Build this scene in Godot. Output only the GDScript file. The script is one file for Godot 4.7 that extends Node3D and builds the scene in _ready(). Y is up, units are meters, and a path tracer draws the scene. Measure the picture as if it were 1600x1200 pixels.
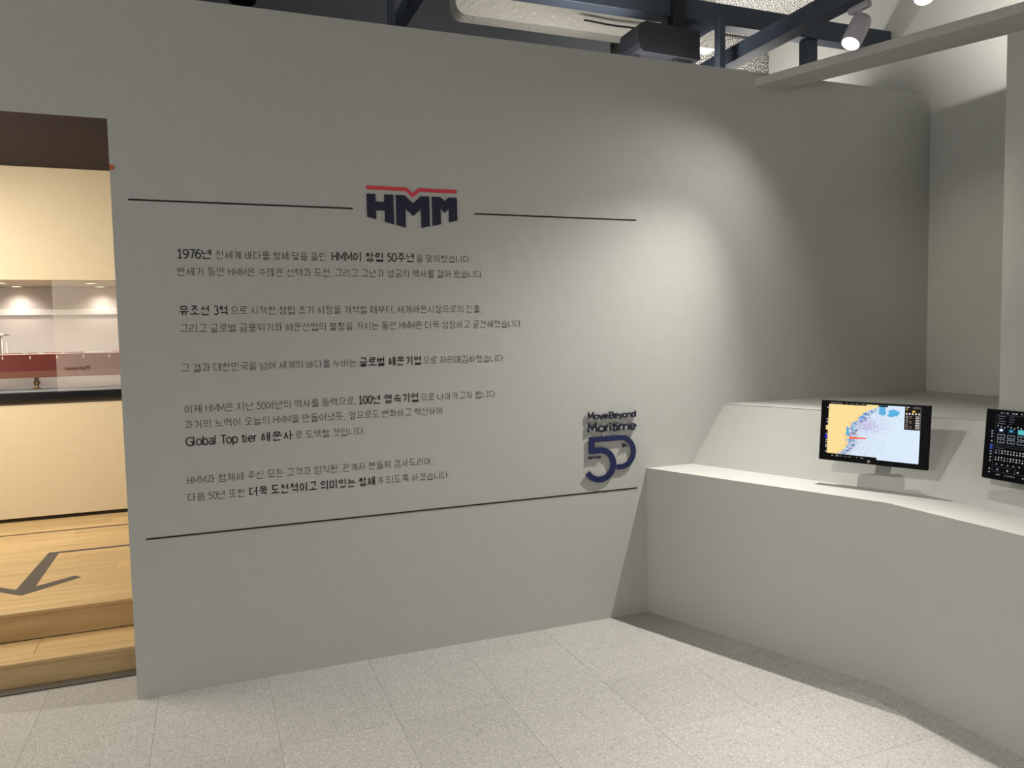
extends Node3D

var M := {}
var off := Vector3.ZERO
var used := {}

# ------------------------------------------------------------------ helpers
func st_new() -> SurfaceTool:
	var st := SurfaceTool.new()
	st.begin(Mesh.PRIMITIVE_TRIANGLES)
	return st

func tri(st: SurfaceTool, a: Vector3, b: Vector3, c: Vector3, out: Vector3) -> void:
	var n := (b - a).cross(c - a)
	if n.length() < 1e-12: return
	n = n.normalized()
	if n.dot(out) < 0.0:
		var t := b; b = c; c = t; n = -n
	for v: Vector3 in [a, c, b]:
		st.set_normal(n)
		var an := n.abs()
		if an.x > an.y and an.x > an.z: st.set_uv(Vector2(v.z, v.y))
		elif an.y > an.z: st.set_uv(Vector2(v.x, v.z))
		else: st.set_uv(Vector2(v.x, v.y))
		st.add_vertex(v - off)

func quad(st: SurfaceTool, a: Vector3, b: Vector3, c: Vector3, d: Vector3, out: Vector3) -> void:
	tri(st, a, b, c, out)
	tri(st, a, c, d, out)

func box(st: SurfaceTool, lo: Vector3, hi: Vector3, ch := 0.003, bs := Basis(), at := Vector3.ZERO) -> void:
	var c := (lo + hi) / 2.0
	var h := (hi - lo) / 2.0
	ch = minf(ch, minf(h.x, minf(h.y, h.z)) * 0.8)
	var p := {}
	for sx: int in [-1, 1]:
		for sy: int in [-1, 1]:
			for sz: int in [-1, 1]:
				for ax in 3:
					var v := Vector3(sx * (h.x - ch), sy * (h.y - ch), sz * (h.z - ch))
					v[ax] += (ch if v[ax] > 0 else -ch)
					p[[sx, sy, sz, ax]] = at + bs * (c + v)
	for ax in 3:
		var u := (ax + 1) % 3
		var w := (ax + 2) % 3
		for s: int in [-1, 1]:
			var q := []
			for k: Array in [[-1, -1], [1, -1], [1, 1], [-1, 1]]:
				var key := [0, 0, 0, ax]
				key[ax] = s; key[u] = k[0]; key[w] = k[1]
				q.append(p[key])
			var o := Vector3.ZERO
			o[ax] = s
			quad(st, q[0], q[1], q[2], q[3], bs * o)
	if ch <= 0.0002: return
	for ax in 3:
		var u := (ax + 1) % 3
		var w := (ax + 2) % 3
		for su: int in [-1, 1]:
			for sw: int in [-1, 1]:
				var k := [0, 0, 0, 0]
				k[u] = su; k[w] = sw
				var k1 := k.duplicate(); k1[ax] = -1; k1[3] = u
				var k2 := k.duplicate(); k2[ax] = 1; k2[3] = u
				var k3 := k.duplicate(); k3[ax] = 1; k3[3] = w
				var k4 := k.duplicate(); k4[ax] = -1; k4[3] = w
				var o := Vector3.ZERO
				o[u] = su; o[w] = sw
				quad(st, p[k1], p[k2], p[k3], p[k4], bs * o)
	for sx: int in [-1, 1]:
		for sy: int in [-1, 1]:
			for sz: int in [-1, 1]:
				tri(st, p[[sx, sy, sz, 0]], p[[sx, sy, sz, 1]], p[[sx, sy, sz, 2]], bs * Vector3(sx, sy, sz))

# a polygon in (u, v), swept from w0 to w1; f turns (u, v, w) into a point
func prism(st: SurfaceTool, poly: PackedVector2Array, f: Callable, w0: float, w1: float) -> void:
	var idx := Geometry2D.triangulate_polygon(poly)
	var o: Vector3 = f.call(0.0, 0.0, 0.0)
	var du: Vector3 = f.call(1.0, 0.0, 0.0) - o
	var dv: Vector3 = f.call(0.0, 1.0, 0.0) - o
	var dw: Vector3 = (f.call(0.0, 0.0, 1.0) - o) * signf(w1 - w0)
	for i in range(0, idx.size(), 3):
		var a := poly[idx[i]]; var b := poly[idx[i + 1]]; var c := poly[idx[i + 2]]
		tri(st, f.call(a.x, a.y, w1), f.call(b.x, b.y, w1), f.call(c.x, c.y, w1), dw)
		tri(st, f.call(a.x, a.y, w0), f.call(b.x, b.y, w0), f.call(c.x, c.y, w0), -dw)
	var area := 0.0
	for i in poly.size():
		var a := poly[i]; var b := poly[(i + 1) % poly.size()]
		area += a.cross(b)
	for i in poly.size():
		var a := poly[i]; var b := poly[(i + 1) % poly.size()]
		var n := Vector2(b.y - a.y, a.x - b.x) * signf(area)
		quad(st, f.call(a.x, a.y, w0), f.call(b.x, b.y, w0), f.call(b.x, b.y, w1), f.call(a.x, a.y, w1), du * n.x + dv * n.y)

func xyz(u: float, v: float, w: float) -> Vector3: return Vector3(u, v, w)      # standing in the wall plane
func xzy(u: float, v: float, w: float) -> Vector3: return Vector3(u, w, v)      # lying, swept upwards

# profile of (radius, height) turned round the local y axis
func lathe(st: SurfaceTool, prof: Array, segs: int, bs := Basis(), at := Vector3.ZERO) -> void:
	for i in prof.size() - 1:
		var a: Vector2 = prof[i]; var b: Vector2 = prof[i + 1]
		var nn := Vector2(b.y - a.y, a.x - b.x).normalized()
		for k in segs:
			var t0 := TAU * k / segs; var t1 := TAU * (k + 1) / segs
			var q := []
			for e: Array in [[a, t0], [b, t0], [b, t1], [a, t1]]:
				var d := Vector3(cos(e[1]), 0, sin(e[1]))
				q.append([at + bs * (d * e[0].x + Vector3(0, e[0].y, 0)), (bs * (d * nn.x + Vector3(0, nn.y, 0))).normalized()])
			for tr: Array in [[0, 1, 2], [0, 2, 3]]:
				var g: Vector3 = (q[tr[1]][0] - q[tr[0]][0]).cross(q[tr[2]][0] - q[tr[0]][0])
				if g.length() < 1e-12: continue
				var order := [tr[0], tr[2], tr[1]] if g.dot(q[tr[0]][1]) > 0 else [tr[0], tr[1], tr[2]]
				for j: int in order:
					st.set_normal(q[j][1])
					st.set_uv(Vector2(0.5, 0.5))
					st.add_vertex(q[j][0] - off)

func tube(st: SurfaceTool, pts: Array, r: float, segs := 6) -> void:
	var rings := []
	for i in pts.size():
		var d: Vector3 = (pts[mini(i + 1, pts.size() - 1)] - pts[maxi(i - 1, 0)]).normalized()
		var s := d.cross(Vector3.UP if absf(d.y) < 0.9 else Vector3.RIGHT).normalized()
		var t := d.cross(s)
		var ring := []
		for k in segs: ring.append(s * cos(TAU * k / segs) + t * sin(TAU * k / segs))
		rings.append(ring)
	for i in pts.size() - 1:
		for k in segs:
			var k2 := (k + 1) % segs
			var v := [[pts[i] + rings[i][k] * r, rings[i][k]], [pts[i + 1] + rings[i + 1][k] * r, rings[i + 1][k]], [pts[i + 1] + rings[i + 1][k2] * r, rings[i + 1][k2]], [pts[i] + rings[i][k2] * r, rings[i][k2]]]
			for tr: Array in [[0, 1, 2], [0, 2, 3]]:
				var g: Vector3 = (v[tr[1]][0] - v[tr[0]][0]).cross(v[tr[2]][0] - v[tr[0]][0])
				var order := [tr[0], tr[2], tr[1]] if g.dot(v[tr[0]][1]) > 0 else [tr[0], tr[1], tr[2]]
				for j: int in order:
					st.set_normal(v[j][1]); st.set_uv(Vector2.ZERO); st.add_vertex(v[j][0] - off)
	for e: Array in [[0, 1], [pts.size() - 1, pts.size() - 2]]:
		for k in segs:
			tri(st, pts[e[0]], pts[e[0]] + rings[e[0]][k] * r, pts[e[0]] + rings[e[0]][(k + 1) % segs] * r, pts[e[0]] - pts[e[1]])

# a stroke: polyline of constant width in the xy plane, front at z1, sides down to z0 when z0 < z1
func ribbon(st: SurfaceTool, path: PackedVector2Array, w: float, z0: float, z1: float) -> void:
	var pts := PackedVector2Array()
	for p in path:
		if pts.is_empty() or p.distance_to(pts[pts.size() - 1]) > w * 0.02: pts.append(p)
	var n := pts.size()
	if n < 2: return
	var closed := n > 3 and pts[0].distance_to(pts[n - 1]) < w * 0.02
	var L := PackedVector2Array(); var R := PackedVector2Array()
	for i in n:
		var d0: Vector2; var d1: Vector2
		if closed and (i == 0 or i == n - 1):
			d0 = (pts[n - 1] - pts[n - 2]).normalized(); d1 = (pts[1] - pts[0]).normalized()
		else:
			d0 = (pts[i] - pts[maxi(i - 1, 0)]).normalized() if i > 0 else (pts[1] - pts[0]).normalized()
			d1 = (pts[i + 1] - pts[i]).normalized() if i < n - 1 else d0
		var m := (d0.orthogonal() + d1.orthogonal())
		if m.length() < 0.3: m = d0.orthogonal()
		m = m.normalized()
		var k := minf(w / 2.0 / maxf(m.dot(d0.orthogonal()), 0.35), w * 1.6)
		L.append(pts[i] + m * k); R.append(pts[i] - m * k)
	for i in n - 1:
		var a := Vector3(L[i].x, L[i].y, z1); var b := Vector3(L[i + 1].x, L[i + 1].y, z1)
		var c := Vector3(R[i + 1].x, R[i + 1].y, z1); var d := Vector3(R[i].x, R[i].y, z1)
		quad(st, a, b, c, d, Vector3(0, 0, 1))
		if z1 - z0 > 1e-5:
			var dz := Vector3(0, 0, z0 - z1)
			quad(st, a + dz, b + dz, c + dz, d + dz, Vector3(0, 0, -1))
			quad(st, a, b, b + dz, a + dz, a - d)
			quad(st, d, c, c + dz, d + dz, d - a)
			if not closed and i == 0: quad(st, a, d, d + dz, a + dz, a - b)
			if not closed and i == n - 2: quad(st, b, c, c + dz, b + dz, b - a)

func numbered(called: String, parent: Node) -> String:
	var key := str(parent.get_instance_id()) + called
	used[key] = used.get(key, -1) + 1
	return called if used[key] == 0 else "%s_%03d" % [called, used[key]]

func part(called: String, st: SurfaceTool, mat: Material, parent: Node, label := "") -> MeshInstance3D:
	var o := MeshInstance3D.new()
	o.mesh = st.commit()
	o.material_override = mat
	o.name = numbered(called, parent)
	o.cast_shadow = GeometryInstance3D.SHADOW_CASTING_SETTING_ON
	if label: o.set_meta("label", label)
	parent.add_child(o, true)
	return o

func thing(called: String, label: String, category: String, at: Vector3, group := "") -> Node3D:
	var o := Node3D.new()
	o.name = numbered(called, self)
	o.position = at
	o.set_meta("label", label); o.set_meta("category", category)
	if group: o.set_meta("group", group)
	add_child(o, true)
	off = at
	return o

func solo(called: String, st: SurfaceTool, mat: Material, label: String, category: String, at := Vector3.ZERO, group := "") -> MeshInstance3D:
	var o := part(called, st, mat, self, label)
	o.position = at
	o.set_meta("category", category)
	if group: o.set_meta("group", group)
	return o

func structure(called: String, st: SurfaceTool, mat: Material) -> MeshInstance3D:
	var o := part(called, st, mat, self)
	o.set_meta("kind", "structure")
	return o

# ------------------------------------------------------------------ materials
func flat(c: Color, rough := 0.8, metal := 0.0) -> StandardMaterial3D:
	var m := StandardMaterial3D.new()
	m.albedo_color = c; m.roughness = rough; m.metallic = metal
	return m

func noise_tex(freq: float, seed_: int, lo: Color, hi: Color, size := 512, oct := 4) -> NoiseTexture2D:
	var n := FastNoiseLite.new()
	n.seed = seed_; n.frequency = freq; n.fractal_octaves = oct
	var t := NoiseTexture2D.new()
	t.width = size; t.height = size; t.seamless = true; t.noise = n
	var g := Gradient.new()
	g.set_color(0, lo); g.set_color(1, hi)
	t.color_ramp = g
	return t

func triplanar(m: StandardMaterial3D, scale: float) -> StandardMaterial3D:
	m.uv1_triplanar = true; m.uv1_world_triplanar = true
	m.uv1_scale = Vector3.ONE * scale
	return m

func paint(c: Color, rough := 0.75) -> StandardMaterial3D:
	var m := flat(c, rough)
	m.metallic_specular = 0.35
	m.albedo_texture = noise_tex(0.012, 7, Color(0.985, 0.985, 0.982), Color(1, 1, 1))
	m.heightmap_enabled = false
	m.normal_enabled = true
	m.normal_scale = 0.05
	var t := noise_tex(0.12, 11, Color.BLACK, Color.WHITE)
	t.as_normal_map = true; t.bump_strength = 3.0; t.color_ramp = null
	m.normal_texture = t
	return triplanar(m, 1.4)

func speckle_image(base: Color, seed_: int, n: int, light: float, dark: float) -> ImageTexture:
	var r := RandomNumberGenerator.new(); r.seed = seed_
	var s := 512
	var im := Image.create(s, s, false, Image.FORMAT_RGBA8)
	im.fill(base)
	for i in n:
		var k := r.randf()
		var v := 1.0 + (light if k < 0.5 else -dark) * r.randf_range(0.35, 1.0)
		var c := Color(base.r * v, base.g * v, base.b * v).clamp()
		var w := r.randi_range(1, 4); var h := r.randi_range(1, 4)
		var x := r.randi_range(0, s); var y := r.randi_range(0, s)
		for dx in w:
			for dy in h:
				var ex := (dx + 0.5) / w * 2 - 1; var ey := (dy + 0.5) / h * 2 - 1
				if ex * ex + ey * ey < 1.1: im.set_pixel((x + dx) % s, (y + dy) % s, c)
	return ImageTexture.create_from_image(im)

func wood_image(a: Color, b: Color, seed_: int) -> ImageTexture:
	var n := FastNoiseLite.new(); n.seed = seed_; n.frequency = 0.02; n.fractal_octaves = 4
	var im := Image.create(512, 512, false, Image.FORMAT_RGBA8)
	for y in 512:
		for x in 512:
			# periodic along u by blending
			var t := x / 512.0
			var v0 := n.get_noise_2d(x * 0.10, y * 1.3); var v1 := n.get_noise_2d((x - 512) * 0.10, y * 1.3)
			var v := lerpf(v0, v1, t)
			var f := n.get_noise_2d(x * 0.35 + 900, y * 7.0)
			var k := clampf(0.5 + v * 0.9 + f * 0.35, 0, 1)
			im.set_pixel(x, y, a.lerp(b, k))
	return ImageTexture.create_from_image(im)

func glow(c: Color, e: float) -> StandardMaterial3D:
	var m := flat(Color(0.9, 0.9, 0.9), 0.4)
	m.emission_enabled = true; m.emission = c; m.emission_energy_multiplier = e
	return m

func materials() -> void:
	M.wall = paint(Color(0.735, 0.737, 0.722))
	M.console = paint(Color(0.735, 0.735, 0.718), 0.7)
	M.dark_wall = paint(Color(0.37, 0.385, 0.405), 0.9)
	M.pale_wall = paint(Color(0.80, 0.79, 0.775))
	M.cream = paint(Color(0.845, 0.785, 0.675), 0.6)
	M.case_inside = paint(Color(0.83, 0.80, 0.79), 0.6)
	M.black = flat(Color(0.055, 0.055, 0.065), 0.45)
	M.bezel = flat(Color(0.02, 0.02, 0.025), 0.5)
	M.bezel.metallic_specular = 0.25
	M.beam = flat(Color(0.25, 0.285, 0.345), 0.6)
	M.projector = flat(Color(0.11, 0.12, 0.15), 0.6)
	M.reflection_ink = flat(Color(0.28, 0.13, 0.11), 0.6)  # colour of the word reflected in the case glass
	M.lintel = flat(Color(0.16, 0.12, 0.16), 0.85)
	M.navy = flat(Color(0.06, 0.10, 0.31), 0.6)
	M.navy_dark = flat(Color(0.06, 0.08, 0.20), 0.6)
	M.red = flat(Color(0.83, 0.22, 0.27), 0.5)
	M.ink = flat(Color(0.13, 0.125, 0.14), 0.7)
	M.thin_ink = flat(Color(0.21, 0.205, 0.20), 0.7)
	M.rule = flat(Color(0.08, 0.08, 0.10), 0.7)
	M.metal = flat(Color(0.62, 0.62, 0.63), 0.35, 0.9)
	M.brass = flat(Color(0.55, 0.42, 0.18), 0.3, 0.9)
	M.white = flat(Color(0.88, 0.87, 0.85), 0.5)
	M.lamp_body = flat(Color(0.78, 0.76, 0.80), 0.5)
	M.hull = flat(Color(0.36, 0.07, 0.035), 0.5)
	M.hull.metallic_specular = 0.1
	M.hull_low = flat(Color(0.50, 0.27, 0.18), 0.5)
	M.deck_red = flat(Color(0.62, 0.2, 0.14), 0.5)
	M.grey = flat(Color(0.55, 0.56, 0.58), 0.6)
	M.counter = flat(Color(0.07, 0.07, 0.10), 0.22)
	M.tape = flat(Color(0.36, 0.33, 0.31), 0.8)
	M.orange = flat(Color(0.80, 0.38, 0.12), 0.7)
	M.dark_gap = flat(Color(0.16, 0.12, 0.09), 0.9)
	M.tile = []
	for i in 3:
		var m := flat(Color.WHITE, 0.55)
		var v: float = 1.0 + [0.0, 0.012, -0.012][i]
		m.albedo_texture = speckle_image(Color(0.70 * v, 0.688 * v, 0.672 * v), 31 + i, 9000, 0.22, 0.24)
		m.metallic_specular = 0.4
		M.tile.append(triplanar(m, 1.35))
	M.grout = flat(Color(0.60, 0.58, 0.55), 0.9)
	M.wood = []
	for i in 3:
		var m := flat(Color.WHITE, 0.45)
		var v: float = 1.0 + [0.0, 0.035, -0.025][i]
		m.albedo_texture = wood_image(Color(0.83 * v, 0.72 * v, 0.535 * v), Color(0.76 * v, 0.63 * v, 0.44 * v), 5 + i)
		M.wood.append(triplanar(m, 1.1))
	M.spray = flat(Color.WHITE, 0.95)
	M.spray.albedo_texture = noise_tex(0.10, 3, Color(0.10, 0.10, 0.11), Color(1, 1, 0.98), 512, 2)
	M.spray.albedo_texture.color_ramp.set_offset(0, 0.38); M.spray.albedo_texture.color_ramp.set_offset(1, 0.58)
	triplanar(M.spray, 1.6)
	M.foil = flat(Color(0.86, 0.85, 0.82), 0.45, 0.15)
	M.foil.normal_enabled = true
	var ft := noise_tex(0.03, 9, Color.BLACK, Color.WHITE); ft.color_ramp = null
	ft.as_normal_map = true; ft.bump_strength = 6.0
	M.foil.normal_texture = ft; M.foil.normal_scale = 0.5
	triplanar(M.foil, 1.5)
	M.glass = StandardMaterial3D.new()
	M.glass.transparency = BaseMaterial3D.TRANSPARENCY_ALPHA
	M.glass.albedo_color = Color(0.95, 0.96, 0.96, 0.015); M.glass.roughness = 0.02
	M.glass.metallic_specular = 0.2
	M.hazed_glass_door = M.glass.duplicate()
	M.hazed_glass_door.metallic_specular = 0.4
	M.hazed_glass_door.albedo_color = Color(0.93, 0.90, 0.88, 0.11)  # milky tint stands in for the bright room reflected in this pane
	M.lens = glow(Color(1.0, 0.96, 0.88), 6.0)
	M.warm_lens = glow(Color(1.0, 0.9, 0.72), 6.0)
	M.soft_panel = glow(Color(1, 0.97, 0.92), 1.5)

# ------------------------------------------------------------------ stroke lettering
# strokes are "x y, x y; ..." in the unit box; "@cx cy rx ry a0 a1" is an arc in degrees
const CONS := {
	"g": "0 1,1 1,.9 .5,.42 0", "G": "0 1,.43 1,.36 .4,.1 0;.55 1,1 1,.95 .4,.7 0", "n": "0 1,0 .04,1 .1", "d": ".95 1,0 1,0 .03,1 .08", "D": ".42 1,0 1,0 .03,.44 .06;.98 1,.56 1,.56 .03,1 .06",
	"r": "0 1,1 1,1 .53,0 .53,0 0,1.02 .03", "m": "0 0,0 1,1 1,1 0,0 0", "b": "0 1,0 0,1 0,1 1;0 .56,1 .56", "s": ".52 1,.48 .62,0 0;.5 .66,1 0", "S": ".26 1,.24 .6,0 0;.25 .6,.47 .1;.76 1,.74 .6,.53 0;.75 .6,1 0",
	"o": "@.5 .5 .5 .5 0 360", "j": "0 1,1 1;.54 1,.5 .6,0 0;.5 .62,1 0", "c": ".28 1.08,.72 1.08;0 .78,1 .78;.52 .78,.46 .46,0 0;.5 .5,1 0", "k": "0 1,1 1,.9 .5,.45 0;.05 .54,.95 .54",
	"t": ".96 1,0 1,0 .03,1 .06;0 .54,.94 .54", "p": "0 1,1 1;0 0,1 0;.25 1,.25 0;.75 1,.75 0", "h": ".28 1.1,.72 1.1;0 .82,1 .82;@.5 .3 .42 .3 0 360"}
const LEAD := ["g", "G", "n", "d", "D", "r", "m", "b", "B", "s", "S", "o", "j", "J", "c", "k", "t", "p", "h"]
const TAIL := ["", "g", "G", "gs", "n", "nj", "nh", "d", "r", "rg", "rm", "rb", "rs", "rt", "rp", "rh", "m", "b", "bs", "s", "S", "o", "j", "c", "k", "t", "p", "h"]
const LATIN := {   # advance | strokes; capitals are 0..1 high
	"H": [.76, "0 0,0 1;.56 0,.56 1;0 .53,.56 .53"], "M": [.95, "0 0,0 1,.37 .25,.74 1,.74 0"], "G": [.80, "@.38 .5 .38 .5 40 300;.4 .47,.66 .47,.66 .08,.56 .05"], "T": [.62, "0 1,.6 1;.3 1,.3 0"],
	"0": [.66, "@.25 .5 .25 .5 0 360"], "1": [.62, ".06 .84,.26 1,.26 0;.04 0,.46 0"], "3": [.62, "@.2 .75 .22 .25 140 -75;@.2 .27 .25 .27 80 -145"], "5": [.62, ".44 1,.08 1,.05 .58;@.2 .32 .25 .32 112 -140"],
	"6": [.64, "@.25 .31 .24 .31 0 360;@.36 .38 .36 .62 75 190"], "7": [.60, "0 1,.48 1,.3 .55,.2 0"], "9": [.64, "@.24 .69 .24 .31 0 360;@.13 .62 .36 .62 15 -105"],
	"l": [.28, "0 0,0 1.07"], "o": [.66, "@.25 .37 .25 .37 0 360"], "b": [.66, "0 0,0 1.07;@.25 .37 .25 .37 0 360"], "a": [.62, ".45 0,.45 .48;@.24 .5 .21 .24 0 150;@.21 .2 .21 .2 0 360"],
	"p": [.66, "0 -.28,0 .74;@.25 .37 .25 .37 0 360"], "t": [.44, ".14 .95,.14 .15,.2 .02,.34 .02;0 .72,.34 .72"], "i": [.28, "0 0,0 .74;0 .93,0 1.02"], "e": [.62, "0 .38,.46 .38;@.23 .37 .23 .37 0 320"], "r": [.44, "0 0,0 .74;@.26 .44 .26 .29 90 175"],
	",": [.26, ".06 .1,.06 -.02,0 -.16"], ".": [.26, "0 0,0 .12"], " ": [.33, ""]}

func strokes(code: String) -> Array:
	var out := []
	if code == "": return out
	for s in code.split(";"):
		var line := PackedVector2Array()
		for p in s.split(","):
			if p.begins_with("@"):
				var a := p.substr(1).split_floats(" ")
				var n := maxi(6, int(absf(a[5] - a[4]) / 15.0))
				for i in n + 1:
					var t := deg_to_rad(lerpf(a[4], a[5], float(i) / n))
					line.append(Vector2(a[0] + a[2] * cos(t), a[1] + a[3] * sin(t)))
				if absf(a[5] - a[4]) >= 359.9: line[line.size() - 1] = line[0]
			else:
				var f := p.split_floats(" ")
				line.append(Vector2(f[0], f[1]))
		out.append(line)
	return out

func fit(lines: Array, r: Rect2) -> Array:
	var out := []
	for l: PackedVector2Array in lines:
		var q := PackedVector2Array()
		for p in l: q.append(r.position + p * r.size)
		out.append(q)
	return out

func hangul(ch: int, w: float) -> Array:
	var k := ch - 0xAC00
	var lead: String = LEAD[k / 588]
	var vow := (k % 588) / 28
	var tail: String = TAIL[k % 28]
	var t := tail != ""
	var out := []
	var h := w * 0.5
	var y0 := 0.37 if t else 0.0
	var mid := 0.66 if t else 0.47
	var dd := 0.09 if t else 0.12
	var lr: Rect2
	if vow in [0, 1, 2, 3, 4, 5, 6, 7, 20]:     # upright vowels: stems at the right
		var two := vow in [1, 3, 5, 7]
		var xs := 0.72 if vow in [0, 2] else 0.82
		lr = Rect2(0.04, 0.45 if t else 0.10, 0.42 if two else 0.49, 0.44 if t else 0.74)
		if vow in [4, 5, 6, 7]: lr.size.x = 0.46 if not two else 0.39
		if two:
			out.append(PackedVector2Array([Vector2(0.86, y0), Vector2(0.86, 0.93)]))
			xs = 0.66
			out.append(PackedVector2Array([Vector2(xs, y0 + 0.03), Vector2(xs, 0.90)]))
		else:
			out.append(PackedVector2Array([Vector2(xs, y0), Vector2(xs, 0.93)]))
		var ticks := []
		if vow in [0, 1, 4, 5]: ticks = [mid]
		elif vow in [2, 3, 6, 7]: ticks = [mid + dd, mid - dd]
		for y: float in ticks:
			if vow in [0, 2]: out.append(PackedVector2Array([Vector2(xs, y), Vector2(0.95, y)]))
			elif vow in [1, 3]: out.append(PackedVector2Array([Vector2(xs, y), Vector2(0.86, y)]))
			else: out.append(PackedVector2Array([Vector2(0.54 if not two else 0.45, y), Vector2(xs, y)]))
	elif vow in [8, 12, 13, 17, 18]:            # lying vowels below
		var yb := 0.13; var ly := 0.42
		if vow in [13, 17]: yb = 0.36; ly = 0.50
		if vow == 18: yb = 0.17; ly = 0.38
		if t:
			yb = {8: 0.43, 12: 0.43, 13: 0.50, 17: 0.50, 18: 0.45}[vow]
			ly = {8: 0.62, 12: 0.62, 13: 0.62, 17: 0.62, 18: 0.58}[vow]
		lr = Rect2(0.15, ly - 0.02, 0.70, 0.94 - ly)
		out.append(PackedVector2Array([Vector2(0.03, yb), Vector2(0.97, yb)]))
		var up := yb + (0.14 if t else 0.22)
		var dn := yb - (0.15 if t else 0.34)
		if vow == 8: out.append(PackedVector2Array([Vector2(0.5, yb), Vector2(0.5, up)]))
		if vow == 13: out.append(PackedVector2Array([Vector2(0.5, yb), Vector2(0.5, dn)]))
		if vow in [12, 17]:
			for x: float in [0.34, 0.66]: out.append(PackedVector2Array([Vector2(x, yb), Vector2(x, up if vow == 12 else dn)]))
	else:                                       # compound vowels
		var low := vow in [14, 15, 16]
		var yb := (0.44 if t else 0.17) if not low else (0.50 if t else 0.36)
		if vow == 19: yb = 0.44 if t else 0.2
		lr = Rect2(0.06, 0.57 if t else 0.46, 0.50, 0.36 if t else 0.44)
		out.append(PackedVector2Array([Vector2(0.03, yb), Vector2(0.62, yb)]))
		if low: out.append(PackedVector2Array([Vector2(0.33, yb), Vector2(0.33, yb - (0.13 if t else 0.28))]))
		elif vow != 19: out.append(PackedVector2Array([Vector2(0.31, yb), Vector2(0.31, yb + (0.14 if t else 0.24))]))
		var xs := 0.74 if vow == 9 else 0.83
		out.append(PackedVector2Array([Vector2(xs, y0), Vector2(xs, 0.93)]))
		if vow == 9: out.append(PackedVector2Array([Vector2(xs, mid), Vector2(0.96, mid)]))
		if vow == 14: out.append(PackedVector2Array([Vector2(0.62, mid - 0.22), Vector2(xs, mid - 0.22)]))
	if lead in ["c", "h"]: lr.size.y *= 0.92
	var shape: String = CONS[lead]
	if vow in [8, 12, 13, 17, 18]: shape = {"g": "0 1,1 1,.93 0", "G": "0 1,.43 1,.38 0;.55 1,1 1,.93 0", "k": "0 1,1 1,.93 0;.05 .54,.95 .54"}.get(lead, shape)
	out.append_array(fit(strokes(shape), lr.grow_individual(-h, -h, -h, -h)))
	if t:
		var r := Rect2(0.14, -0.02, 0.76, 0.32)
		if vow in [8, 12, 13, 17, 18]: r.position.x = 0.14; r.size.x = 0.72
		if tail.length() == 2:
			out.append_array(fit(strokes(CONS[tail[0]]), Rect2(r.position.x, h, 0.26, r.size.y - h)))
			out.append_array(fit(strokes(CONS[tail[1]]), Rect2(r.position.x + 0.38, h, 0.34, r.size.y - h)))
		else:
			if tail in ["c", "h"]: r.size.y *= 0.92
			var c: String = CONS[tail] if tail != "g" else "0 1,1 1,1 0"
			out.append_array(fit(strokes(c), r.grow_individual(-h, -h, -h, -h)))
	return out

# one run of lettering on the wall from x0 to x1, centred at height y
func lettering(st: SurfaceTool, text: String, x0: float, x1: float, y: float, em: float, w: float, z: float) -> void:
	var adv := 0.0
	var each := []
	for i in text.length():
		var c := text.unicode_at(i)
		var s := []
		var a := 1.0
		if c >= 0xAC00: s = hangul(c, w / em / 0.92)
		else:
			var g: Array = LATIN[text[i]]
			a = g[0] * 0.80
			s = strokes(g[1])
		each.append([adv, s, c >= 0xAC00])
		adv += a
	var sx := (x1 - x0) / (adv - (0.05 if text.unicode_at(text.length() - 1) >= 0xAC00 else 0.13))
	for e: Array in each:
		for l: PackedVector2Array in e[1]:
			var q := PackedVector2Array()
			for p in l:
				if e[2]: q.append(Vector2(x0 + (e[0] + 0.02 + p.x * 0.92) * sx, y + (p.y - 0.46) * em * 0.92))
				else: q.append(Vector2(x0 + (e[0] + p.x * 0.80 + 0.07) * sx, y + (p.y - 0.5) * em * 0.74))
			ribbon(st, q, w, z, z)

func spot(parent: Node, at: Vector3, dir: Vector3, e: float, angle: float, c: Color, blend := 1.0, size := 0.012) -> void:
	var l := SpotLight3D.new()
	l.name = "beam"
	l.light_energy = e; l.light_color = c; l.spot_angle = angle; l.spot_angle_attenuation = blend
	l.spot_range = 14.0; l.spot_attenuation = 2.0; l.light_size = size; l.shadow_enabled = true
	l.transform = Transform3D(Basis.looking_at(dir.normalized(), Vector3.FORWARD if absf(dir.normalized().y) > 0.95 else Vector3.UP), at)
	parent.add_child(l, true)

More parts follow.
